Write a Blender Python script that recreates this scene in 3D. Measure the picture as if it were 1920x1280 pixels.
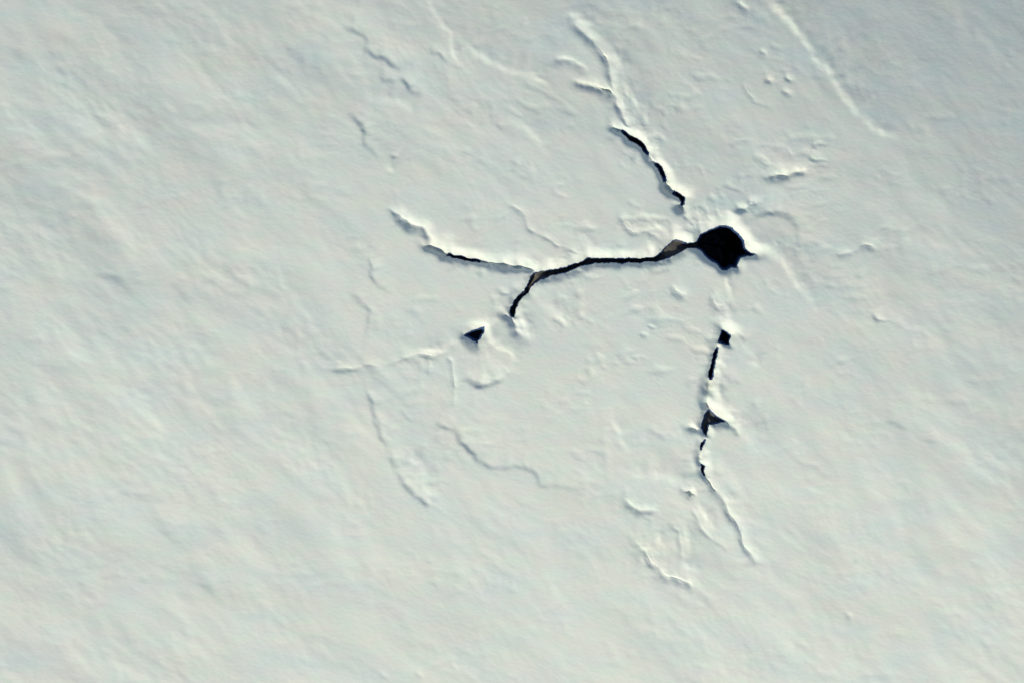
import bpy, math, time
import numpy as np
from mathutils import Vector
T0 = time.time()
M = 0.05                                   # metres per unit of the survey grid (20 units = 1 m)
R = math.radians
for o in list(bpy.data.objects): bpy.data.objects.remove(o)
scene = bpy.context.scene
col = scene.collection

# ------------------------------------------------------------------ camera, sky, sun, exposure
cam = bpy.data.objects.new('camera', bpy.data.cameras.new('camera'))
cam.location = (0, 0, 500)
cam.data.sensor_width = 36
cam.data.lens = 500 * 36 / 96.0
cam.data.clip_start = 1; cam.data.clip_end = 20000
col.objects.link(cam); scene.camera = cam

SUN_EL = 32.0
AX, AY = 0.62, 0.785                       # ground direction pointing away from the sun (east, north)
world = bpy.data.worlds.new('World'); scene.world = world; world.use_nodes = True
wn = world.node_tree.nodes; wl = world.node_tree.links; wn.clear()
sky = wn.new('ShaderNodeTexSky'); sky.sky_type = 'NISHITA'; sky.sun_disc = False
sky.sun_elevation = R(SUN_EL); sky.sun_rotation = math.atan2(-AX, -AY)
bg = wn.new('ShaderNodeBackground'); bg.inputs['Strength'].default_value = 0.12
wo = wn.new('ShaderNodeOutputWorld')
wl.new(sky.outputs[0], bg.inputs[0]); wl.new(bg.outputs[0], wo.inputs[0])
sd = bpy.data.lights.new('sun', 'SUN'); sd.energy = 3.95; sd.angle = R(0.6); sd.color = (1.0, 0.96, 0.765)
so = bpy.data.objects.new('sun', sd)
sv = Vector((-AX * math.cos(R(SUN_EL)), -AY * math.cos(R(SUN_EL)), math.sin(R(SUN_EL))))
so.rotation_euler = sv.to_track_quat('Z', 'Y').to_euler(); so.location = (-60, -80, 90)
col.objects.link(so)
scene.view_settings.view_transform = 'Standard'; scene.view_settings.look = 'None'
scene.view_settings.gamma = 1; scene.view_settings.use_curve_mapping = False
scene.view_settings.exposure = 0.0
scene.render.engine = 'CYCLES'

# ------------------------------------------------------------------ materials
def mat(name):
    m = bpy.data.materials.new(name); m.use_nodes = True
    nt = m.node_tree; return m, nt.nodes, nt.links, nt.nodes['Principled BSDF']
def ramp(n, stops):
    r = n.new('ShaderNodeValToRGB'); cr = r.color_ramp
    cr.elements[0].position, cr.elements[0].color = stops[0][0], (*stops[0][1], 1)
    cr.elements[1].position, cr.elements[1].color = stops[-1][0], (*stops[-1][1], 1)
    for p, c in stops[1:-1]:
        e = cr.elements.new(p); e.color = (*c, 1)
    return r
def mapped(n, l, scale, rot=-0.66):
    g = n.new('ShaderNodeNewGeometry'); m = n.new('ShaderNodeMapping')
    m.inputs['Rotation'].default_value = (0, 0, -rot); m.inputs['Scale'].default_value = scale
    l.new(g.outputs['Position'], m.inputs['Vector']); return m
def noise(n, l, vec, scale, detail=4, rough=.55):
    t = n.new('ShaderNodeTexNoise'); t.inputs['Scale'].default_value = scale
    t.inputs['Detail'].default_value = detail; t.inputs['Roughness'].default_value = rough
    l.new(vec.outputs[0], t.inputs['Vector']); return t
def snow_material(name, stops, bump=1.0, rough=.75):
    m, n, l, p = mat(name)
    mp = mapped(n, l, (.45, 1, 1))
    a = noise(n, l, mp, .33, 5, .6)
    r1 = ramp(n, stops)
    l.new(a.outputs['Fac'], r1.inputs['Fac'])
    b = noise(n, l, mp, .85, 4, .6)
    r2 = ramp(n, [(.34, (1.0, .965, .985)), (.5, (.985, .985, .985)), (.66, (.95, 1.0, .98))])
    l.new(b.outputs['Fac'], r2.inputs['Fac'])
    mx = n.new('ShaderNodeMix'); mx.data_type = 'RGBA'; mx.blend_type = 'MULTIPLY'
    mx.inputs['Factor'].default_value = 1
    l.new(r1.outputs['Color'], mx.inputs['A']); l.new(r2.outputs['Color'], mx.inputs['B'])
    l.new(mx.outputs['Result'], p.inputs['Base Color'])
    p.inputs['Roughness'].default_value = rough
    p.inputs['Specular IOR Level'].default_value = .15
    f = noise(n, l, mapped(n, l, (.6, 1, 1)), 3.2, 3, .5)
    bp = n.new('ShaderNodeBump'); bp.inputs['Strength'].default_value = .32 * bump
    bp.inputs['Distance'].default_value = .05
    l.new(f.outputs['Fac'], bp.inputs['Height']); l.new(bp.outputs[0], p.inputs['Normal'])
    return m
SNOW = snow_material('wind_packed_snow', [(.3, (.635, .685, .65)), (.5, (.675, .695, .635)), (.7, (.70, .70, .62))])
LIP = snow_material('fresh_snow_lip', [(.3, (.76, .79, .76)), (.7, (.79, .80, .745))], .5)
def solid(name, c0, c1, rough, scale=1.2, bump=.5):
    m, n, l, p = mat(name)
    mp = mapped(n, l, (1, 1, 1)); a = noise(n, l, mp, scale, 6, .6)
    r = ramp(n, [(.3, c0), (.7, c1)]); l.new(a.outputs['Fac'], r.inputs['Fac'])
    l.new(r.outputs['Color'], p.inputs['Base Color']); p.inputs['Roughness'].default_value = rough; p.inputs['Specular IOR Level'].default_value = .12
    bp = n.new('ShaderNodeBump'); bp.inputs['Strength'].default_value = bump; bp.inputs['Distance'].default_value = .06
    l.new(a.outputs['Fac'], bp.inputs['Height']); l.new(bp.outputs[0], p.inputs['Normal'])
    return m
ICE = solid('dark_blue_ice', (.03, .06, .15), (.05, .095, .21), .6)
FLOOR = solid('grey_brown_silt', (.085, .08, .073), (.125, .115, .102), .85, 2.0)
DEEP_SHADE = solid('painted_deep_shade', (.008, .009, .014), (.016, .017, .022), .6, .8)  # near-black colour standing in for shade on deep crack and pit floors
SHADE_WATER = solid('shade_black_water', (.002, .002, .004), (.003, .003, .005), .25, .5, .04)  # hole water, coloured near-black to stand in for the shade down there
MATS = {'snow': SNOW, 'lip': LIP, 'ice': ICE, 'floor': FLOOR, 'deep_shade': DEEP_SHADE, 'shade_water': SHADE_WATER}

# ------------------------------------------------------------------ noise
def perlin(x, y, seed):
    rng = np.random.RandomState(seed)
    perm = rng.permutation(4096).astype(np.int32); ang = rng.rand(4096).astype(np.float32) * 6.2831853
    gx, gy = np.cos(ang), np.sin(ang)
    xi = np.floor(x).astype(np.int32); yi = np.floor(y).astype(np.int32)
    xf = (x - xi).astype(np.float32); yf = (y - yi).astype(np.float32)
    def g(ix, iy, dx, dy):
        k = perm[(perm[ix & 4095] + iy) & 4095]
        return gx[k] * dx + gy[k] * dy
    u = xf * xf * xf * (xf * (xf * 6 - 15) + 10); v = yf * yf * yf * (yf * (yf * 6 - 15) + 10)
    a = g(xi, yi, xf, yf) * (1 - u) + g(xi + 1, yi, xf - 1, yf) * u
    b = g(xi, yi + 1, xf, yf - 1) * (1 - u) + g(xi + 1, yi + 1, xf - 1, yf - 1) * u
    return (a * (1 - v) + b * v) * 1.4
def sst(a, b, x):
    t = np.clip((x - a) / (b - a), 0, 1); return t * t * (3 - 2 * t)

# ------------------------------------------------------------------ survey grid, finer round the cracks
# grid x runs east, grid y runs SOUTH, 20 units to the metre, origin at the north-west stake
def axis(parts, lo, hi):
    v = []
    for a, b, s in parts: v += list(np.linspace(a, b, int(round((b - a) / s)), endpoint=False))
    v.append(parts[-1][1])
    st = 12.0; e = []; x = parts[0][0]
    while x > lo: x -= st; st *= 1.32; e.append(x)
    f = []; x = parts[-1][1]; st = 12.0
    while x < hi: x += st; st *= 1.32; f.append(x)
    return np.array(e[::-1] + v + f, dtype=np.float64)
gx = axis([(-160, 0, 8), (0, 640, 3.2), (640, 1150, 1.5), (1150, 1430, 1.15), (1430, 1660, 1.6), (1660, 1920, 3.2), (1920, 2080, 8)], -60000, 60000)
gy = axis([(-140, 0, 6), (0, 230, 1.6), (230, 720, 1.2), (720, 1110, 1.4), (1110, 1280, 2.6), (1280, 1420, 8)], -60000, 60000)
NX, NY = len(gx), len(gy)
X, Y = np.meshgrid(gx, gy)
print('grid', NX, NY, NX * NY)
AXG, AYG = AX, -AY                          # away-from-sun direction on the grid

infr = 1 - sst(0, 500, np.maximum(np.maximum(-X - 60, X - 1980), np.maximum(-Y - 60, Y - 1340)))
# gentle fall of the ground over the whole field
def lean(x, y):
    a = (x - 960) / 960; b = (y - 640) / 640
    o = np.maximum(np.abs(a), np.abs(b)); fade = 1 - sst(1.2, 3.5, o)
    a = np.clip(a, -1.3, 1.3); b = np.clip(b, -1.3, 1.3)
    t = .085 * b - .025 * a * a - .012 * b * b - .02
    t = t - .25 * sst(.15, 1.95, a - b) ** 1.3 - .05 * sst(.3, 2.0, -a - b)
    t = t - .04 * sst(.5, 2.0, b - a)
    return t * fade / 1.54
U = (X - 960) * AXG + (Y - 640) * AYG
Uc = np.clip(U, -4000, 4000)
H = np.zeros_like(X)
for k in range(14):
    t = (k + .5) / 14
    H += lean(X - t * Uc * AXG, Y - t * Uc * AYG) * Uc / 14
# wind-worked relief, streaked to the south-east
ca, sa = math.cos(.68), math.sin(.68)
P = X * ca + Y * sa; Q = -X * sa + Y * ca
wx = perlin(X / 240, Y / 240, 91) * 20; wy = perlin(X / 240 + 31, Y / 240, 92) * 20
calm = 1 - .45 * np.exp(-(((X - 1100) / 420) ** 2 + ((Y - 520) / 380) ** 2) ** 2)
rough = .75 + .5 * sst(-.3, .5, perlin(X / 420, Y / 420, 5)) + .25 * sst(900, 200, X)
for lam, st, slope, seed in ((520, 1.4, .016, 1), (260, 1.4, .024, 2), (120, 1.6, .032, 3), (62, 1.6, .036, 4), (32, 1.6, .036, 6), (17, 1.5, .032, 7), (9, 1.4, .020, 8)):
    fade = infr if lam < 200 else 1 - sst(2500, 9000, np.hypot(X - 960, Y - 640))
    amp = slope * lam * .42
    mod = calm * rough if lam < 200 else calm
    if lam < 60: mod = mod * (.5 + 1.1 * sst(-.25, .45, perlin(P / 210, Q / 90, seed + 40)))
    n = perlin((P + wx) / (lam * st), (Q + wy) / lam, seed)
    if lam in (120, 56): n = n - .35 * np.abs(n)
    H += n * amp * mod * fade
# far swells out to the horizon
H += perlin(X / 9000, Y / 9000, 12) * 160 * sst(3000, 12000, np.hypot(X - 960, Y - 640))

# ------------------------------------------------------------------ features
# warped coordinates give every outline its ragged edge
WX = X + perlin(X / 17, Y / 17, 21) * 2.6 + perlin(X / 7, Y / 7, 22) * 1.2
WY = Y + perlin(X / 17 + 50, Y / 17, 23) * 2.6 + perlin(X / 7 + 50, Y / 7, 24) * 1.2
MODS = 1 + .75 * perlin(X / 46, Y / 46, 25) + .22 * perlin(X / 22, Y / 22, 26)

BROK = np.clip(1.1 + .9 * perlin(X / 26, Y / 26, 27) + .25 * perlin(X / 13, Y / 13, 28), .25, 1.8)

def box(pts, pad):
    a = np.array(pts, dtype=float)
    j0 = max(0, np.searchsorted(gx, a[:, 0].min() - pad) - 1); j1 = min(NX, np.searchsorted(gx, a[:, 0].max() + pad) + 1)
    i0 = max(0, np.searchsorted(gy, a[:, 1].min() - pad) - 1); i1 = min(NY, np.searchsorted(gy, a[:, 1].max() + pad) + 1)
    return slice(i0, i1), slice(j0, j1)
def nearest(pts, x, y, closed=False):
    """distance, nearest point, interpolated extras and side of a polyline"""
    pts = np.array(pts, dtype=float); n = len(pts)
    cxd, cyd = pts[-1][:2] - pts[0][:2]; flipn = 1 if (-cyd * AXG + cxd * AYG) > 0 else -1
    best = np.full(x.shape, 1e9); bx = np.zeros_like(x); by = np.zeros_like(x)
    ex = [np.zeros_like(x) for _ in range(pts.shape[1] - 2)]; side = np.ones_like(x)
    for i in range(n if closed else n - 1):
        p, q = pts[i], pts[(i + 1) % n]
        dx, dy = q[0] - p[0], q[1] - p[1]
        t = np.clip(((x - p[0]) * dx + (y - p[1]) * dy) / (dx * dx + dy * dy + 1e-9), 0, 1)
        cx, cy = p[0] + t * dx, p[1] + t * dy
        d = np.hypot(x - cx, y - cy)
        if len(ex) and not closed: key = d - (p[2] + t * (q[2] - p[2])) * 1.0
        else: key = d
        m = key < best
        best = np.where(m, key, best); bx = np.where(m, cx, bx); by = np.where(m, cy, by)
        for k in range(len(ex)): ex[k] = np.where(m, p[2 + k] + t * (q[2 + k] - p[2 + k]), ex[k])
        nx, ny = -dy * flipn, dx * flipn; ln = math.hypot(nx, ny) + 1e-9
        side = np.where(m, ((x - cx) * nx + (y - cy) * ny) / ln, side)
    return best, bx, by, ex, side
def inside(poly, x, y):
    r = np.zeros(x.shape, bool); n = len(poly)
    for i in range(n):
        x0, y0 = poly[i][:2]; x1, y1 = poly[(i + 1) % n][:2]
        if y0 == y1: continue
        c = (y0 > y) != (y1 > y)
        r ^= c & (x < (x1 - x0) * (y - y0) / (y1 - y0) + x0)
    return r

owner = np.full(X.shape, -1, np.int32)      # which thing each grid point belongs to
zone = np.zeros(X.shape, np.int8)           # 0 lip, 1 wall, 2 floor
ownD = np.zeros(X.shape)
DEP = np.zeros(X.shape)                     # total sunk depth
ADD = np.zeros(X.shape)                     # steps
things = []
def new_thing(name, label, cat, group=None, parts=None):
    things.append(dict(name=name, label=label, cat=cat, group=group, parts=parts)); return len(things) - 1

def blur(a, n):
    for _ in range(n):
        p = np.pad(a, 1, mode='edge')
        a = (p[:-2, 1:-1] + 2 * p[1:-1, 1:-1] + p[2:, 1:-1]) * .25
        p = np.pad(a, 1, mode='edge')
        a = (p[1:-1, :-2] + 2 * p[1:-1, 1:-1] + p[1:-1, 2:]) * .25
    return a
def spline(pts, every=3.0):
    """denser points along a smooth curve through the given ones; widths and depths are interpolated straight"""
    P = np.array(pts, dtype=float); out = []
    for i in range(len(P) - 1):
        p0 = P[max(i - 1, 0)][:2]; p1 = P[i][:2]; p2 = P[i + 1][:2]; p3 = P[min(i + 2, len(P) - 1)][:2]
        L = np.hypot(*(p2 - p1)); n = max(1, int(L / every))
        m1 = (p2 - p0) * .28; m2 = (p3 - p1) * .28
        if np.hypot(*m1) > L: m1 *= L / np.hypot(*m1)
        if np.hypot(*m2) > L: m2 *= L / np.hypot(*m2)
        for k in range(n):
            t = k / n; h00 = 2*t**3 - 3*t*t + 1; h10 = t**3 - 2*t*t + t; h01 = -2*t**3 + 3*t*t; h11 = t**3 - t*t
            xy = h00 * p1 + h10 * m1 + h01 * p2 + h11 * m2
            e = P[i][2:] + (P[i + 1][2:] - P[i][2:]) * (t * t * (3 - 2 * t))
            out.append([*xy, *e])
    out.append(list(P[-1])); return out

def opening(tid, shape, far=(8, 24), near=(3, 10), depth=None, wall=2.2, nwall=None, poly=False, thr=.35, fl=.93, warp=1.0):
    """shape: line points (x, y, half width, depth) or a closed outline (x, y) with one depth.
    The snow sinks to the opening on both sides (far / near from the sun: drop, width)."""
    if nwall is None: nwall = wall
    if not poly: shape = spline(shape)
    if not poly: warp = max(warp, 1.0)
    S = box(shape, max(far[1], near[1]) * 2.2 + 16)
    x = X[S] + (WX[S] - X[S]) * warp; y = Y[S] + (WY[S] - Y[S]) * warp
    if poly:
        d, bx, by, ex, _ = nearest(shape, x, y, True)
        ins = inside(shape, x, y); s = np.where(ins, -d, d)
        dx, dy = (x - bx), (y - by); flip = np.where(ins, -1, 1); dx *= flip; dy *= flip
        dep = np.full_like(x, float(depth)); k = 1.0; deepw = 1.0
    else:
        s, bx, by, ex, _ = nearest(shape, x, y)
        dx, dy = x - bx, y - by; dep = blur(ex[1], 3)
        deepw = blur(sst(2.0, 6.0, ex[1]), 4); k = blur(sst(0, 2.0, ex[0] + .5), 4)
    L = np.hypot(dx, dy) + 1.2
    w = .5 + .5 * (dx * AXG + dy * AYG) / L
    w = blur(w, 5); w = w * w * (3 - 2 * w)
    md = MODS[S]
    brk = deepw + (1 - deepw) * np.clip(BROK[S] * 1.05, .35, 1.7)
    Rr = brk * (far[0] * w * (.5 + .5 * deepw) + near[0] * (1 - w) * (1.7 - .7 * deepw)) * k * (.72 + .28 * md)
    Sw = (far[1] * w + near[1] * (1 - w)) * np.clip(md, .75, 1.3) * (1.35 - .35 * deepw)
    t = np.clip(1 - np.maximum(s, 0) / Sw, 0, 1)
    D = Rr * t ** (1.3 + .4 * w)
    b1, b2 = blur(D, 3), blur(D, 14)
    g = sst(2, 14, s); D = b1 * (1 - g) + b2 * g
    ww = wall * w + nwall * (1 - w)
    if not poly: ww = np.where(dep < 4, ww * 1.3, ww)
    D = D + dep * sst(0, -1, s / ww) * (1 + .10 * md)
    m = D > np.maximum(ownD[S], thr)
    o = owner[S]; o[m] = tid; ownD[S] = np.maximum(ownD[S], D)
    z = zone[S]; zz = np.where(s > .2, 0, np.where(s < -ww * fl, 2, 1)).astype(np.int8)
    zz = np.where((dep < 4.0), 0, zz)
    z[m] = zz[m]
    a = DEP[S]; DEP[S] = (a ** 3 + D ** 3) ** (1 / 3)

def step(tid, pts, b=7, L=55, thr=.9, base=0.0, warp=1.6):
    """a low step in the snow; points (x, y, rise). Positive rises away from the sun."""
    neg = sum(p[2] for p in pts) < 0
    b = b * (1.0 if neg else 1.3); pts = spline(pts, 5.0)
    S = box(pts, L * 6)
    x = X[S] + (WX[S] - X[S]) * warp; y = Y[S] + (WY[S] - Y[S]) * warp
    p3 = [(p[0], p[1], 0.0, p[2]) for p in pts]
    d, bx, by, ex, side = nearest(p3, x, y)
    s = side
    amp = ex[1] * np.clip(1.05 + .9 * perlin(bx / 26, by / 26, 27) + .3 * perlin(bx / 12, by / 12, 28), .25, 1.7)
    # fade past the ends
    g = sst(-b * .55, b * .55, s) * np.exp(-np.maximum(s, 0) / L) - base * np.exp(-np.abs(s) / L)
    lat = np.exp(-(np.maximum(0, d - np.abs(s)) / 10) ** 2)
    ADD[S] += blur(amp * g * lat * (1.4 if neg else 1.3), 5)
    if tid is not None:
        m = (d < b * .52) & (np.abs(ex[1]) > .25) & (owner[S] < 0)
        o = owner[S]; o[m] = tid

exec_features = None
# ---- the black hole
OPEN = 'narrow openings round the black hole'
hole = new_thing('melt_hole', 'large black many-sided hole with a bright snow rim where all the cracks meet', 'hole',
                 parts=('snow_rim', 'hole_wall', 'shade_dark_water'))
HOLE = [(1307, 452), (1312, 445), (1316, 438), (1330, 432), (1341, 427.5), (1350, 424), (1362.5, 423), (1373, 427), (1380, 434),
        (1387, 440), (1395, 451), (1398, 465), (1403, 471), (1415, 478.5), (1402, 479.5), (1391, 483), (1384, 492), (1381, 501),
        (1374, 500), (1362, 507), (1354, 504), (1345, 495), (1334, 488), (1325, 482), (1316, 471), (1306, 464)]
opening(hole, HOLE, far=(16, 28), near=(10, 12), depth=85, wall=3.0, nwall=10.0, poly=True, warp=.55)

# ---- crack running west from the hole, with its south-west branch
west = new_thing('snow_crack', 'longest open crack, running west from the black hole and forking at its far end', 'crack',
                 parts=('snow_lip', 'crack_wall', 'silt_floor'))
opening(west, [(1309, 458, 6, 45), (1299, 460, 4, 35), (1290, 460, 4, 26), (1280, 461, 7, 17), (1270, 462, 11, 9), (1262, 467, 12, 8.5),
               (1251, 475, 9.5, 10), (1243, 480, 7.5, 16), (1230, 485, 4.5, 24), (1200, 487.5, 3.6, 24), (1184, 488.5, 4, 24), (1140, 488.7, 4, 24),
               (1115, 488, 4.6, 24), (1105, 489, 6, 20), (1098, 493, 4.6, 22), (1086, 497, 4, 24), (1070, 502, 4.6, 24), (1053, 507, 5.4, 22), (1031, 512, 6, 18),
               (1018, 515, 7.5, 9), (1008, 519, 8.5, 8), (999, 525, 6.5, 16), (994, 532, 4, 22), (991, 538, 3, 24), (987, 546, 3, 24),
               (976, 555, 3.8, 20), (966, 570, 4, 22), (961, 583, 5.2, 24), (962, 591, 2.5, 10)],
        far=(13, 23), near=(10, 12), wall=2.0, nwall=2.6, warp=.8)
wb = new_thing('snow_crack', 'shallow crack curving up to the north-west from the fork, under a bright snow edge', 'crack',
               parts=('snow_lip', 'crack_wall', 'silt_floor'))
opening(wb, [(795, 460, 0, 0), (808, 463, 1.4, 1.2), (822, 468, 2.4, 2.4), (838, 477, 3.2, 3.6), (849, 482, 2.8, 12), (868, 484.5, 3, 18), (884, 487, 2.6, 12), (900, 489, 2.6, 3.9),
             (925, 493, 2.2, 3.4), (950, 496, 2.0, 2.8), (975, 499, 2.0, 3.2), (990, 502, 2, 3.4), (1000, 506, 2.0, 3.2)],
        far=(13, 21), near=(8, 10), wall=2.2)
wc = new_thing('snow_crack', 'short faint grey crack beyond the tip of the long western crack', 'crack')
opening(wc, [(733, 394, .3, 0), (745, 401, 1.6, 1.2), (758, 410, 2, 1.6), (770, 417, 4.5, 1.8), (783, 423, 3.5, 1.3), (795, 426, 1.2, .6), (801, 434, 1.2, .8), (806, 445, .8, .4), (814, 455, .5, .2)],
        far=(6.5, 16), near=(3.6, 9), wall=2.5)
sw = new_thing('snow_hollow', 'small blue-shadowed hollow at the end of the south-west branch', 'hollow')
opening(sw, [(952, 592, 2, 0), (959, 597, 4, 2.5), (966, 606, 2.5, 1.0), (976, 622, 1, .5), (984, 632, .3, 0)], far=(8, 15), near=(7, 12), wall=3.5)
# ---- triangular pit
tri = new_thing('snow_pit', 'small three-cornered black pit standing alone south-west of the fork', 'pit', parts=('snow_rim', 'pit_wall', 'pit_floor'))
opening(tri, [(870, 629), (876, 625), (882, 619.5), (892, 617), (908, 613), (906, 621), (903, 630), (894, 642), (887, 639), (880, 634)],
        far=(11, 16), near=(8, 16), depth=14, poly=True, wall=2.6, nwall=7, warp=.9)
# ---- round dent under the pit
dent = new_thing('snow_dent', 'shallow round dent below the three-cornered pit, shaded along its lower edge', 'dent')
step(dent, [(866, 704, 0), (873, 713, -2.2), (886, 716, -3.2), (905, 723, -3.8), (925, 719, -3.0), (948, 704, -1.6), (958, 694, 0)], b=13, L=26)
step(dent, [(912, 606, 0), (917, 625, 2.2), (925, 643, 2.6), (940, 650, 2.4), (954, 652, 1.6), (962, 666, 1.6), (962, 684, .8), (958, 694, 0)], b=9, L=18)

# ---- north-west crack
nw = new_thing('snow_crack', 'slanting crack with a bright eastern edge, just north-west of the black hole', 'crack',
               parts=('snow_lip', 'crack_wall', 'crack_floor'))
opening(nw, [(1154, 240, .5, .5), (1163, 244, 2.2, 3), (1172, 249, 3.0, 7), (1184, 258, 4.0, 20), (1197, 266, 4.2, 24), (1206, 273, 3.6, 14), (1213, 283, 3.0, 5), (1219, 295, 2.2, 2.2),
             (1230, 306, 2.6, 3.5), (1238, 316, 3.8, 14), (1243, 326, 3.6, 22), (1245, 333, 2.6, 6), (1251, 347, 2.4, 2.0), (1262, 359, 2.6, 3.4), (1272, 365, 3.6, 9),
             (1279, 371, 4.6, 18), (1280, 380, 3.2, 7), (1277, 386, 1.5, 2)],
        far=(12.5, 19), near=(9, 11), wall=2.2, nwall=3.6)
nt = new_thing('hairline_crack', 'hairline joining the slanting crack to the top of the black hole', 'crack')
opening(nt, [(1268, 384, .5, .4), (1272, 394, 1, .8), (1282, 402, 1, .8), (1292, 411, .9, .6), (1303, 424, 1, .5), (1308, 436, 1, .6)], far=(2.4, 9), near=(1.2, 5), wall=2)
nu = new_thing('snow_crack', 'thin jagged crack continuing north from the slanting crack to the top edge', 'crack')
opening(nu, [(1072, 38, 0, 0), (1087, 52, 1.4, .9), (1100, 63, .8, .5), (1118, 83, 1, .7), (1129, 96, 1.5, 1.6), (1136, 104, 2.4, 2.6), (1141, 113, 1.5, 1.3), (1144, 131, .8, .6), (1147, 148, .7, .5),
             (1151, 172, 1, .7), (1158, 190, 1.2, .8), (1166, 212, 1.1, .6), (1176, 232, 1, .6)], far=(6.5, 12), near=(2.6, 8), wall=2.2)
nv = new_thing('snow_crack', 'short dark split branching left halfway up the thin northern crack', 'crack')
opening(nv, [(1078, 150, 0, 0), (1092, 154, 1.2, 1), (1106, 157, 1.2, 1), (1122, 160, 1.6, 1.6), (1132, 164, 2.6, 4), (1142, 169, 3, 6), (1149, 174, 1.6, 2)], far=(4.5, 11), near=(4.0, 12), wall=2.6)
nw2 = new_thing('snow_crack', 'faint grey slit left of the thin northern crack, below a pale streak', 'crack')
opening(nw2, [(1038, 106, 0, 0), (1052, 109, 1.4, 1.0), (1066, 111, 1.6, 1.3), (1082, 116, 1.8, 1.5), (1096, 126, 1.0, .8)], far=(2.6, 11), near=(2.0, 13), wall=3)

# ---- southern line of openings
s0 = new_thing('snow_dimple', 'small grey dimple in the pale strip just south of the black hole', 'dimple')
opening(s0, [(1341, 550, .6, .3), (1339, 560, 1.2, .7), (1341, 571, 1.4, 1.2), (1347, 575, 1.2, .9), (1360, 574, .4, .2)], far=(2.6, 15), near=(1.4, 6), wall=2)
s1 = new_thing('snow_pit', 'square black pit with a bright peak of snow above it, first in the southern line', 'pit', parts=('snow_rim', 'pit_wall', 'pit_floor'))
opening(s1, [(1354, 618.5), (1362, 623), (1370.5, 628), (1368, 637), (1366, 646), (1357, 645), (1347, 641.5), (1350, 630)], far=(13, 20), near=(4, 9), depth=20, poly=True, wall=2.2, nwall=5, warp=.8)
s2 = new_thing('snow_crack', 'upright black slit just below the square pit', 'crack', parts=('snow_lip', 'crack_wall', 'crack_floor'))
opening(s2, [(1346.5, 651, 1.6, 8), (1344, 656, 2.6, 24), (1341.4, 665, 3.0, 26), (1339.5, 677, 2.4, 26), (1337, 686, 3.4, 26), (1335, 695, 4.8, 24), (1333, 703, 4.0, 12), (1332, 712, 2, 3), (1331, 722, 1.2, .8), (1329, 740, 1, .6), (1329, 758, 1, .6)],
        far=(10, 16), near=(9, 13), wall=2.2, nwall=3.2, warp=.7)
s3 = new_thing('snow_pit', 'hooked dark opening with a grey-brown floor, midway down the southern line', 'pit', parts=('snow_rim', 'pit_wall', 'silt_floor'))
opening(s3, [(1329.5, 766), (1334, 770), (1345, 781), (1354, 786.5), (1361, 790), (1350, 793), (1339, 794), (1330, 795), (1327.5, 805), (1325, 815), (1319, 810), (1314, 803), (1315, 797), (1317, 788), (1321, 778)],
        far=(13, 21), near=(6, 12), depth=11, poly=True, wall=2.6, nwall=3.5, warp=.8)
opening(s3, [(1296, 799, .6, .5), (1303, 801, 1.8, 2.5), (1312, 804, 2, 3)], far=(2, 7), near=(5, 10), wall=3)
opening(s3, [(1357, 788, 1.6, 3), (1366, 792, 1.4, 2), (1374, 797, .8, 1.0), (1382, 808, .5, .5)], far=(7, 14), near=(3, 8), wall=3)
s4 = new_thing('pinhole', 'upper of two black pinholes below the hooked opening', 'pinhole', parts=('snow_rim', 'hole_wall', 'hole_floor'))
opening(s4, [(1321, 824, 1.2, 6), (1318, 829, 2.6, 18), (1315.5, 835, 2.4, 12), (1314, 843, 1.6, 2.5), (1313, 854, .8, .8)], far=(6.5, 16), near=(5, 12), wall=2.0)
s5 = new_thing('pinhole', 'lower of two black pinholes, where the thin forked tail begins', 'pinhole', parts=('snow_rim', 'hole_wall', 'hole_floor'))
opening(s5, [(1312, 860, .6, .5), (1316, 869, 1.2, 3), (1318.5, 875, 2.4, 18), (1317.5, 883, 2.2, 14), (1322, 890, 1.4, 4)], far=(8.0, 17), near=(4, 9), wall=2.0)
s6 = new_thing('snow_crack', 'thin grey tail crack running south-east from the lower pinhole', 'crack')
opening(s6, [(1320, 886, 1.5, 2.5), (1326, 896, 2, 2.4), (1331, 904, 2.4, 3.0), (1338, 916, 2.2, 2.5), (1346, 924, .8, .7), (1356, 934, 1.0, 1.0), (1362, 947, 1.3, 1.4), (1369, 960, 1.4, 1.5), (1378, 974, 1.5, 1.6), (1386, 984, 1.6, 1.6), (1389, 996, 1.4, 1.3),
             (1391, 1008, 1.5, 1.5), (1395, 1023, 1.5, 1.3), (1403, 1032, 1.6, 1.3), (1411, 1041, 1.2, .9), (1418, 1052, .3, 0)], far=(4.2, 13), near=(1.6, 7), wall=2.2)
s7 = new_thing('snow_pit', 'tiny grey three-cornered pit left of the forked tail', 'pit')
opening(s7, [(1282, 919), (1298, 917), (1301, 928), (1293, 932), (1288, 924)], far=(3.4, 10), near=(2, 9), depth=4, poly=True, wall=3.0)
s8 = new_thing('hairline_crack', 'faint grey line left of and alongside the thin tail crack', 'crack')
opening(s8, [(1300, 955, .4, .2), (1308, 970, 1.4, .9), (1314, 984, 1.4, 1.0), (1324, 997, 1.4, .9), (1334, 1006, 1, .6), (1346, 1016, .8, .4), (1360, 1026, .3, 0)], far=(2.2, 13), near=(1.2, 6), wall=3)
s9 = new_thing('snow_crack', 'blue-grey curved crack at the foot of the southern line', 'crack')
opening(s9, [(1190, 1016, .3, 0), (1200, 1024, 1.2, .6), (1211, 1034, 1.6, 1.3), (1218, 1047, 2.0, 1.8), (1226, 1058, 1.8, 1.2), (1238, 1068, 1.4, .8), (1252, 1080, 1.8, 1.7), (1264, 1083, 2.4, 2.5), (1277, 1086, 2.4, 2.5), (1290, 1091, 2, 1.6), (1296, 1098, .5, .3)],
        far=(2.8, 12), near=(2.0, 9), wall=3)
s10 = new_thing('hairline_crack', 'short upright faint line above the foot of the southern line', 'crack')
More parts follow.
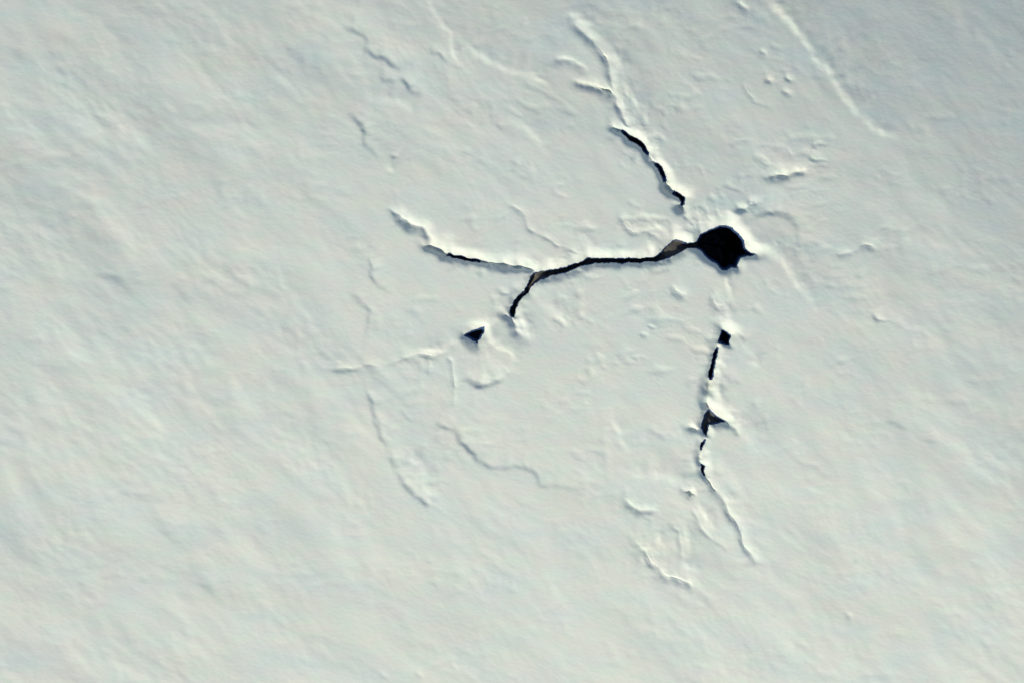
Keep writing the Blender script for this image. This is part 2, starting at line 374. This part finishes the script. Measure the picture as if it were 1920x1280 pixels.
opening(s10, [(1266, 989, .6, .4), (1273, 993, 1.4, 1.0), (1276, 1008, 1, .6), (1278, 1024, .9, .5), (1279, 1040, .4, .2)], far=(2.4, 13), near=(1.2, 7), wall=3)
s11 = new_thing('snow_dimple', 'shallow grey crescent dimple left of the tiny three-cornered pit', 'dimple')
opening(s11, [(1174, 936, .4, 0), (1184, 946, 1.5, .8), (1195, 953, 2, 1.4), (1212, 955, 2, 1.3), (1226, 954, .6, .3)], far=(2.6, 14), near=(2.2, 10), wall=4)

# ---- hairlines between the long crack and the upper field
h1 = new_thing('hairline_crack', 'broken hairline slanting down to the middle of the long western crack', 'crack')
opening(h1, [(951, 382, .3, .2), (962, 386, 1.2, .8), (974, 394, 1.4, 1.0), (986, 405, .6, .3), (990, 424, .6, .3), (998, 432, 1.2, .8), (1012, 440, .8, .4), (1034, 451, 1.1, .9), (1045, 459, 1.7, 1.6), (1052, 462, .7, .4), (1064, 465, .9, .8), (1080, 472, 1.1, 1.0), (1094, 479, 1.1, 1.0), (1104, 485, 1.2, 1.2)],
        far=(2.5, 12), near=(1.0, 6), wall=2.2)
h2 = new_thing('hairline_crack', 'curved hairline above the wide mouth of the long crack, near the black hole', 'crack')
opening(h2, [(1167, 409, .5, .3), (1171, 419, 1.2, .9), (1177, 430, 1.6, 1.4), (1186, 435, 1.5, 1.2), (1197, 436, .9, .6), (1212, 433, .9, .6), (1224, 438, 1.4, 1.1), (1238, 446, 1, .6), (1248, 452, .5, .2)], far=(2.8, 14), near=(1.2, 7), wall=2.4)
h3 = new_thing('hairline_crack', 'faint line of pale streaks running west from the three-cornered pit', 'crack')
opening(h3, [(608, 690, .2, .1), (640, 690, 1, .5), (652, 689, 1.8, .9), (668, 689, 1, .5), (690, 683, 1.6, .9), (706, 686, 1.3, .9), (722, 683, .6, .3), (745, 675, .5, .3), (765, 667, 1.3, .9), (782, 662, 1.7, 1.1), (796, 663, 1.6, 1.2),
             (808, 666, 2.4, 2.0), (816, 668, 1, .5), (835, 655, .5, .2), (858, 642, .6, .3), (868, 634, 1, .5)], far=(2.8, 13), near=(1.3, 7), wall=2.6)
opening(h3, [(803, 666, 1, .5), (806, 680, .9, .5), (803, 692, 2.2, .9), (810, 695, .5, .2)], far=(1.0, 6), near=(.8, 5), wall=2.6)
h4 = new_thing('hairline_crack', 'straight upright hairline beside the round dent', 'crack')
opening(h4, [(842, 672, 1.6, .5), (847, 676, 1.4, .7), (849, 692, 1.1, .8), (850, 706, 1.2, 1.0), (852, 716, 1.6, 1.3), (852, 730, 1.1, .9), (852, 744, .9, .6), (852, 756, .3, .1)], far=(1.2, 7), near=(.8, 5), wall=2.0)
h5 = new_thing('snow_dimple', 'grey scraped dimple between the long western crack and the top of the southern line', 'dimple')
opening(h5, [(1262, 536, 1.5, .4), (1268, 544, 3, 1.3), (1276, 550, 2.2, 1.2), (1284, 552, .6, .2)], far=(3.4, 16), near=(1.6, 9), wall=4)
h6 = new_thing('snow_dimple', 'pale streak with a short grey shadow left of the branch below the fork', 'dimple')
opening(h6, [(936, 544, .4, .2), (946, 547, 1.5, .8), (960, 549, .6, .3), (978, 536, .5, .2), (988, 528, .5, .2)], far=(3.0, 13), near=(1, 5), wall=3)

# ---- east side
e1 = new_thing('snow_dimple', 'small bright-topped dimple just north-east of the black hole', 'dimple')
opening(e1, [(1380, 394, .4, .3), (1388, 393, 1.6, .8), (1398, 390, 1.6, .9), (1407, 383, 3.2, 1.8), (1415, 382, 2.2, 1.2), (1422, 379, .4, .2)], far=(9, 14), near=(2.5, 7), wall=3)
e2 = new_thing('snow_dimple', 'bright slab-like dimple shaded grey below, farther north-east of the black hole', 'dimple')
opening(e2, [(1439, 333, .6, .5), (1448, 330, 1.8, 1.7), (1458, 326, 2.8, 2.3), (1468, 328, 2.8, 2.3), (1478, 328, 1.8, 1.4), (1492, 323, 1.6, 1.1), (1504, 319, 1.3, .9), (1513, 316, .3, .1)], far=(8.5, 15), near=(3.5, 8), wall=3)
e3 = new_thing('snow_dimple', 'faint grey fleck right of the slab-like dimple', 'dimple')
opening(e3, [(1520, 292, .8, .4), (1530, 296, 2, 1.0), (1544, 297, 1.2, .6), (1566, 301, .4, .1)], far=(2.2, 12), near=(1, 6), wall=3)
e4 = new_thing('snow_dimple', 'tiny bright fleck above the faint grey fleck', 'dimple')
opening(e4, [(1528, 272, 1, .3), (1538, 268, 1.5, .4), (1550, 270, .5, .1)], far=(4.0, 9), near=(1, 5), wall=3)
e5 = new_thing('snow_step', 'grey right-angled step in the snow beside the black hole', 'step')
step(e5, [(1392, 424, 0), (1412, 413, -1.0), (1434, 401, -2.6), (1460, 402, -3.2), (1480, 407, -2.8), (1489, 413, -1.8), (1495, 428, -1.0), (1497, 446, -1.2), (1496, 462, -.8), (1500, 480, 0)], b=12, L=30)
e6 = new_thing('snow_dimple', 'bright speck with a grey hollow, alone to the east of the black hole', 'dimple')
opening(e6, [(1564, 476, .3, .1), (1578, 476, 1.5, .7), (1596, 473, 1.4, .7), (1612, 463, .8, .4), (1623, 459, 2.4, 1.8), (1634, 461, 2.2, 1.5), (1642, 463, .4, .2)], far=(3.0, 13), near=(1.5, 9), wall=3)
e7 = new_thing('snow_step', 'bright low ridge leading south-east from the black hole', 'step')
step(e7, [(1408, 446, .6), (1425, 460, 2.6), (1451, 473, 2.6), (1469, 489, 2.2), (1482, 512, 1.8), (1497, 534, 1.8), (1512, 548, 1.6), (1526, 575, 1.0), (1535, 590, 0)], b=13, L=26)
e8 = new_thing('hairline_crack', 'short hairline left above the slab-like dimple', 'crack')
opening(e8, [(1466, 272, .4, .2), (1476, 278, .9, .6), (1484, 288, 1.1, .8), (1492, 298, .4, .2)], far=(.9, 8), near=(.6, 5), wall=2.2)
e9 = new_thing('snow_dimple', 'lone small bright-edged dimple out on the eastern field', 'dimple')
opening(e9, [(1641, 590, 1, .4), (1646, 599, 1.6, .8), (1656, 600, .5, .1), (1680, 603, .4, .1)], far=(3.0, 11), near=(1, 6), wall=3)
# top right scarp and pocks
sc = new_thing('snow_step', 'long bright low ridge slanting down from the top edge on the right', 'step')
step(sc, [(1425, -50, 1.6), (1450, 2, 2.0), (1470, 20, 2.4), (1490, 47, 2.6), (1512, 72, 2.4), (1525, 97, 3.0), (1542, 120, 2.9), (1562, 142, 2.6), (1572, 160, 2.4), (1592, 187, 2.4), (1610, 210, 2.5), (1627, 224, 1.6), (1655, 247, 1.7), (1672, 251, 1.3), (1692, 264, 0)], b=12, L=60)
pk = 'pock marks beside the long bright ridge'
for x, y, r, lab in ((1435, 96, 2.0, 'smallest pock mark, topmost of the cluster left of the long ridge'), (1443, 148, 3.0, 'pock mark on the left of the cluster, with a pale upper edge'),
                     (1483, 146, 3.0, 'blurred upper right pock mark of the cluster beside the long ridge'), (1477, 172, 3.2, 'lowest and darkest pock mark of the cluster beside the long ridge')):
    t = new_thing('pock_mark', lab, 'pock mark', pk)
    opening(t, [(x - 2, y - 1, r * .8, .9), (x + 2, y + 1, r * .8, .9)], far=(r * 1.0, r * 2.8), near=(1.2, 5), wall=3, thr=.2)
pg = new_thing('hairline_crack', 'short curved nick left of the pock marks', 'crack')
opening(pg, [(1397, 158, .4, .3), (1402, 167, 1.2, 1.4), (1409, 178, 1.3, 1.5), (1418, 188, 1.0, 1.0), (1430, 193, .5, .3), (1446, 201, .3, .1)], far=(1.9, 11), near=(.8, 5), wall=2.2)
tp = new_thing('snow_dimple', 'grey smudge at the very top edge right of the centre', 'dimple')
opening(tp, [(1384, -3, 1.5, .7), (1393, 3, 2.5, 1.3), (1401, 8, 1, .4)], far=(1, 8), near=(1.4, 14), wall=4)
# ---- broken outer ring on the west side
ring = [
 ('snow_step', 'grey step of the broken ring, highest, near the top edge', [(640, 50, 0), (655, 55, -1.6), (668, 58, -2.0), (682, 66, -1.8), (687, 78, -1.3), (686, 92, -1.5), (697, 103, -2.0), (714, 107, -2.4), (728, 117, -2.7), (741, 125, -2.4), (748, 134, 0)], 9, 34),
 ('snow_step', 'short hooked grey step of the broken ring, above the pale smear', [(714, 154, 0), (722, 153, -1.8), (738, 150, -1.6), (750, 149, -2.0), (758, 154, -2.2), (767, 167, -2.2), (777, 174, -1.8), (784, 182, 0)], 8, 26),
 ('snow_step', 'short grey step of the broken ring, below the pale smear', [(652, 207, 0), (660, 217, -2.0), (670, 230, -2.6), (681, 242, -2.4), (683, 256, -1.4), (681, 270, -1.0), (700, 288, -1.0), (712, 300, 0)], 9, 30),
 ('snow_step', 'small upright grey step of the broken ring, left of the long western crack', [(690, 480, 0), (693, 494, -1.3), (695, 508, -1.7), (699, 522, -1.6), (707, 535, -.9), (722, 545, -.6), (740, 555, 0)], 7, 22),
 ('snow_step', 'short curved grey step of the broken ring, above the row of pale streaks', [(650, 553, 0), (666, 560, -1.1), (680, 568, -1.3), (689, 582, -1.5), (690, 600, -1.5), (687, 616, -1.0), (684, 640, -.6), (676, 668, 0)], 9, 24),
 ('snow_step', 'long grey step of the broken ring, lowest, ending beside a pale patch', [(680, 705, 0), (690, 735, -1.1), (696, 757, -1.7), (704, 785, -1.5), (713, 818, -1.4), (724, 834, -1.1), (734, 858, -1.7), (740, 880, -1.5), (753, 902, -1.6), (774, 925, -2.2), (796, 944, -2.4), (806, 953, 0)], 10, 30),
 ('snow_step', 'wandering grey step running from below the round dent towards the south-east', [(818, 798, 0), (832, 801, -1.7), (852, 810, -1.9), (864, 827, -1.6), (886, 848, -2.1), (904, 868, -2.1), (922, 878, -2.0), (944, 875, -1.3), (972, 876, -1.5), (994, 879, -2.1), (1006, 892, -1.7), (1014, 910, -1.0), (1056, 912, -.8), (1078, 918, -1.1), (1100, 928, 0)], 10, 30),
 ('snow_step', 'very short grey step inside the ring below the row of pale streaks', [(748, 765, 0), (756, 774, -.8), (766, 786, -1.0), (778, 794, 0)], 6, 14)]
for nm, lab, pts, b, L in ring:
    t = new_thing(nm, lab, 'step', 'steps of the broken ring round the cracks'); step(t, pts, b=b, L=L)
# pale smears: slopes that face the sun
for pts, b, L in (
    ([(690, 192, 0), (708, 186, 1.3), (728, 187, 1.7), (750, 192, 1.7), (766, 200, 1.1), (782, 206, 0)], 15, 24),
    ([(770, 850, 0), (779, 862, 2.0), (788, 876, 2.2), (797, 892, 1.8), (799, 910, 1.2), (806, 940, 0)], 12, 30),
    ([(795, -20, .8), (806, 8, 1.2), (822, 30, 1.0), (830, 48, 2.0), (845, 58, 1.6), (845, 80, 1.2), (853, 103, 1.8), (860, 110, 0)], 9, 24),
    ([(868, 88, 0), (884, 92, 1.3), (917, 114, 1.7), (950, 129, 1.6), (983, 138, 1.2), (1004, 144, 1.9), (1022, 152, 1.6), (1040, 162, 0)], 11, 32),
    ([(950, 205, 0), (972, 230, 1.4), (994, 246, 2.0), (1008, 260, 1.8), (1020, 278, .8), (1030, 296, 0)], 14, 30),
    ([(1060, 14, 0), (1075, 24, 1.6), (1092, 36, 1.8), (1108, 46, 1.3), (1120, 60, 0)], 13, 26),
    ([(1158, 88, 0), (1163, 108, 1.2), (1167, 130, 1.1), (1174, 160, 1.1), (1190, 184, 1.4), (1202, 205, 1.4), (1212, 226, 0)], 9, 18),
    ([(1148, 92, 0), (1153, 98, 1.3), (1160, 112, 1.1), (1158, 140, .8), (1160, 150, 0)], 8, 10),
    ([(1357, 506, 0), (1363, 520, 2.4), (1366, 540, 2.2), (1367, 560, 1.6), (1366, 585, 1.8), (1368, 602, 0)], 9, 12),
    ([(1340, 700, 0), (1341, 725, 1.8), (1345, 740, 2.6), (1354, 752, 1.6), (1364, 762, 0)], 11, 14),
    ([(1384, 640, 0), (1400, 650, .9), (1412, 676, 1.2), (1424, 690, 0)], 14, 24),
    ([(1372, 796, 0), (1392, 806, 1.5), (1408, 822, 1.8), (1422, 846, 1.5), (1430, 870, 0)], 26, 40),
    ([(1140, 772, 0), (1152, 790, 1.4), (1160, 808, 1.7), (1170, 830, 1.2), (1178, 850, 0)], 11, 24),
    ([(1170, 880, 0), (1200, 890, 1.4), (1240, 892, 1.8), (1270, 900, 1.4), (1286, 908, 0)], 17, 24),
    ([(1308, 932, 0), (1316, 950, 2.2), (1324, 968, 2.4), (1334, 982, 1.6), (1344, 992, 0)], 13, 14),
    ([(1282, 975, 0), (1288, 990, 1.5), (1290, 1010, 1.5), (1292, 1030, 1.2), (1296, 1044, 0)], 8, 10),
    ([(1230, 992, 0), (1236, 1004, 1.7), (1238, 1022, 1.5), (1240, 1036, 0)], 9, 12),
    ([(1278, 1058, 0), (1290, 1060, 2.0), (1304, 1064, 2.0), (1314, 1070, 0)], 13, 12),
    ([(1010, 560, 0), (1030, 575, 1.4), (1050, 590, 2.2), (1066, 600, 1.4), (1080, 612, 0)], 20, 26),
    ([(985, 560, 0), (980, 585, 3.0), (983, 606, 3.0), (992, 626, 2.6), (998, 640, 0)], 9, 10),
    ([(1190, 392, 0), (1204, 402, 1.4), (1222, 412, 1.6), (1238, 426, 1.4), (1252, 440, 0)], 11, 16),
    ([(904, 616, 0), (914, 609, 2.0), (930, 600, 2.4), (946, 588, 2.2), (960, 574, 1.6), (972, 560, 0)], 11, 12),
    ([(760, 668, 0), (776, 660, 2.2), (800, 657, 2.4), (826, 650, 1.8), (848, 638, 1.6), (866, 626, 0)], 10, 12),
    ([(718, 306, 0), (728, 314, 1.8), (736, 322, 0)], 10, 14),
    ([(1080, 430, 0), (1095, 445, 1.2), (1110, 462, 1.2), (1120, 474, 0)], 10, 20)):
    step(None, pts, b=b, L=L)
# grey streaks: slopes that face away
for pts, b, L in (
    ([(804, 90, 0), (812, 96, -1.0), (824, 106, -1.4), (834, 114, -1.0), (842, 122, 0)], 8, 18),
    ([(730, 288, 0), (736, 295, -1.6), (742, 300, 0)], 8, 12),
    ([(1400, 268, 0), (1560, 330, -.6), (1700, 380, 0)], 40, 80),
    ([(1350, 700, 0), (1366, 706, -1.6), (1380, 716, -1.6), (1390, 724, 0)], 13, 16),
    ([(1380, 628, 0), (1392, 633, -1.2), (1400, 640, 0)], 10, 12),
    ([(1208, 800, 0), (1220, 808, -1.2), (1238, 818, -1.2), (1250, 826, 0)], 12, 18),
    ([(1660, 784, 0), (1672, 791, -.9), (1690, 799, -1.0), (1704, 808, 0)], 9, 22),
    ([(1728, 814, 0), (1738, 822, -1.0), (1748, 830, -1.2), (1758, 842, 0)], 8, 20),
    ([(1570, 86, 0), (1580, 92, -1.3), (1592, 99, 0)], 12, 22),
    ([(175, 510, 0), (190, 520, -1.4), (214, 520, -1.4), (232, 535, -1.0), (250, 548, 0)], 14, 26),
    ([(320, 520, 0), (335, 540, -1.2), (352, 560, -1.2), (364, 572, 0)], 22, 30),
    ([(180, 215, 0), (192, 226, -1.4), (206, 236, -1.2), (214, 246, 0)], 14, 22),
    ([(100, 122, 0), (118, 134, -1.1), (130, 142, 0)], 12, 20),
    ([(20, 88, 0), (36, 100, -1.6), (50, 112, 0)], 18, 26),
    ([(150, 985, 0), (160, 990, .8), (172, 1010, .9), (186, 1030, 0)], 8, 18),
    ([(280, 950, 0), (296, 975, -1.4), (316, 1000, -1.4), (340, 1015, 0)], 22, 36),
    ([(350, 1040, 0), (370, 1075, -1.2), (400, 1110, -1.2), (420, 1130, 0)], 22, 36),
    ([(530, 86, 0), (545, 96, -1.2), (564, 108, -1.2), (574, 114, 0)], 16, 26),
    ([(400, 172, 0), (415, 186, -1.0), (440, 196, -1.0), (456, 198, 0)], 16, 26),
    ([(470, 120, 0), (500, 138, 1.3), (540, 152, 1.2), (575, 172, 0)], 20, 36),
    ([(200, 215, 0), (230, 235, 1.2), (260, 265, 1.2), (290, 285, 0)], 22, 40)):
    step(None, pts, b=b, L=L)
# little specks along the southern edge and in the middle
for x, y, r, lab in ((853, 1250, 3.2, 'darker speck near the bottom edge, right of a pair of specks'), (720, 1265, 3.4, 'left speck of a pair close to the bottom edge'),
                     (787, 1265, 3.0, 'right speck of a pair close to the bottom edge'), (1592, 1153, 3.0, 'lone grey speck low on the eastern field'),
                     (1222, 612, 3.0, 'pale grey speck in the smooth snow, top of a loose row of three'), (1209, 627, 2.8, 'middle speck of a loose row of three in the smooth snow'),
                     (1192, 667, 2.6, 'lowest speck of a loose row of three in the smooth snow')):
    t = new_thing('snow_speck', lab, 'speck', 'small specks pitted into the snow')
    opening(t, [(x - 3, y - 1.5, r * .6, .5), (x + 3, y + 1, r * .6, .5)], far=(.7, 4), near=(.9, 5), wall=3, thr=.15)

# broken crust: rough crumbs near the openings and in patches elsewhere
def wide(a):
    for k in (1, 2, 4, 7, 11):
        p = np.pad(a, k, mode='edge'); n0, n1 = a.shape
        a = (p[:n0, k:-k] + 2 * a + p[2 * k:, k:-k]) * .25
        p = np.pad(a, k, mode='edge'); a = (p[k:-k, :n1] + 2 * a + p[k:-k, 2 * k:]) * .25
    return a
prox = np.clip(wide((DEP > .6).astype(float) + .6 * (owner >= 0)) * 2.0, 0, 1)
near = np.exp(-(np.minimum(np.hypot(X - 1230, (Y - 450) * 1.2), 4000) / 400) ** 2)
c1 = perlin(X / 24 + wx / 9, Y / 19, 61); c2 = perlin(X / 12, Y / 10, 62); c3 = perlin(X / 6.5, Y / 6, 63)
gate = sst(-.05, .45, perlin(X / 105, Y / 80, 64) + .5 * perlin(X / 40, Y / 34, 65))
crumb = (1.25 * (c1 - .7 * np.abs(c1)) + .30 * np.abs(c2) * sst(-.3, .3, c1) + .08 * c3)
ADD += crumb * gate * (.30 + .75 * near + .35 * prox) * infr * .95
ADD += blur(prox * (np.abs(c2) * .5 + c3 * .15), 2) * infr * .4

Z = H + ADD - DEP
# true surface normals of the whole sheet, shared by every piece cut from it
def vnormals(Z):
    zx = np.gradient(Z, gx, axis=1); zy = np.gradient(Z, gy, axis=0)
    n = np.stack([-zx, zy, np.ones_like(Z)], -1)        # north is -grid y
    return n / np.linalg.norm(n, axis=-1, keepdims=True)
NRM = vnormals(Z)
PTS = np.stack([(X - 960) * M, (640 - Y) * M, Z * M], -1).reshape(-1, 3).astype(np.float32)
NRM = NRM.reshape(-1, 3).astype(np.float32)
z0 = float(Z[np.searchsorted(gy, 640), np.searchsorted(gx, 960)]) * M
PTS[:, 2] -= z0
print('fields', round(time.time() - T0, 1))

I, J = np.meshgrid(np.arange(NY - 1), np.arange(NX - 1), indexing='ij')
Q = np.stack([(I + 1) * NX + J, (I + 1) * NX + J + 1, I * NX + J + 1, I * NX + J], -1).reshape(-1, 4)
fo = owner.reshape(-1)[Q]; fown = fo.max(1)
fown = np.where((fo >= 0).sum(1) >= 2, fown, -1)
fz = zone.reshape(-1)[Q].max(1)

def cut(name, mask, m, origin=None):
    q = Q[mask]
    if len(q) == 0: return None
    used, inv = np.unique(q.ravel(), return_inverse=True)
    v = PTS[used].copy(); nn = NRM[used]
    org = np.zeros(3, np.float32) if origin is None else np.array(origin, np.float32)
    v -= org
    me = bpy.data.meshes.new(name)
    me.vertices.add(len(v)); me.vertices.foreach_set('co', v.ravel())
    me.loops.add(len(inv)); me.loops.foreach_set('vertex_index', inv.astype(np.int32))
    me.polygons.add(len(q)); me.polygons.foreach_set('loop_start', np.arange(0, len(inv), 4, dtype=np.int32))
    me.update(calc_edges=True)
    me.polygons.foreach_set('use_smooth', np.ones(len(q), bool))
    me.normals_split_custom_set_from_vertices(nn)
    me.materials.append(MATS[m])
    o = bpy.data.objects.new(name, me); col.objects.link(o); o.location = org.tolist()
    return o

def pieces(mask):
    """split a mask over the sheet into its separate patches"""
    mk = mask.reshape(NY - 1, NX - 1); ii, jj = np.nonzero(mk)
    if not len(ii): return [mask]
    a, b, c, d = ii.min(), ii.max() + 1, jj.min(), jj.max() + 1
    sub = mk[a:b, c:d]; lab = np.where(sub, np.arange(sub.size).reshape(sub.shape) + 1, 0)
    while True:
        p = np.pad(lab, 1); q = lab.copy()
        for sl in (p[:-2, 1:-1], p[2:, 1:-1], p[1:-1, :-2], p[1:-1, 2:], p[:-2, :-2], p[2:, 2:], p[:-2, 2:], p[2:, :-2]): q = np.maximum(q, sl)
        q = np.where(sub, q, 0)
        if (q == lab).all(): break
        lab = q
    ids, cnt = np.unique(lab[sub], return_counts=True); ids = ids[np.argsort(-cnt)]; cnt = np.sort(cnt)[::-1]
    out = []
    for n, (i, k) in enumerate(zip(ids, cnt)):
        m = np.zeros((NY - 1, NX - 1), bool); m[a:b, c:d] = lab == i; m = m.reshape(-1)
        if True: out.append(m)
        else: out[0] |= m
    return out
snow = cut('snow_field', fown < 0, 'snow'); snow['kind'] = 'structure'
snow['label'] = 'wide pale wind-worked snow field with faint slanting streaks'
for tid, th in enumerate(things):
    mk = fown == tid
    if not mk.any(): print('EMPTY', th); continue
    pts = PTS[np.unique(Q[mk])]; org = ((pts[:, 0].min() + pts[:, 0].max()) / 2, (pts[:, 1].min() + pts[:, 1].max()) / 2, pts[:, 2].max())
    if th['parts']:
        root = bpy.data.objects.new(th['name'], None); col.objects.link(root); root.location = org
        root.empty_display_size = 1
        mm = ('snow', 'ice', 'floor' if 'silt' in th['parts'][2] else ('shade_water' if tid == hole else 'deep_shade'))
        if tid == hole: mm = ('snow', 'ice', 'shade_water')
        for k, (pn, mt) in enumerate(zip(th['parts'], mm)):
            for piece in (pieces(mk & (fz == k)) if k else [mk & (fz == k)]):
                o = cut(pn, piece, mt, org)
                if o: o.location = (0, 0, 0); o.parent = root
    else:
        root = cut(th['name'], mk, 'snow', org)
    root['label'] = th['label']; root['category'] = th['cat']
    if th['group']: root['group'] = th['group']
# a chip of ice afloat in the black hole
import bmesh
bm = bmesh.new(); bmesh.ops.create_icosphere(bm, subdivisions=2, radius=.10)
for v in bm.verts:
    k = 1 + .35 * math.sin(v.co.x * 41 + v.co.y * 23) * math.cos(v.co.z * 37 + v.co.y * 19)
    v.co = Vector((v.co.x * 1.3 * k, v.co.y * .9 * k, v.co.z * .6 * k))
me = bpy.data.meshes.new('ice_chip'); bm.to_mesh(me); bm.free(); me.materials.append(ICE)
ch = bpy.data.objects.new('ice_chip', me); col.objects.link(ch)
wi, wj = np.searchsorted(gy, 452), np.searchsorted(gx, 1347)
ch.location = ((1346.5 - 960) * M, (640 - 452) * M, float(PTS[wi * NX + wj, 2]) + .03)
ch['label'] = 'tiny purplish speck afloat inside the large black hole'; ch['category'] = 'ice chip'
print('done', round(time.time() - T0, 1))
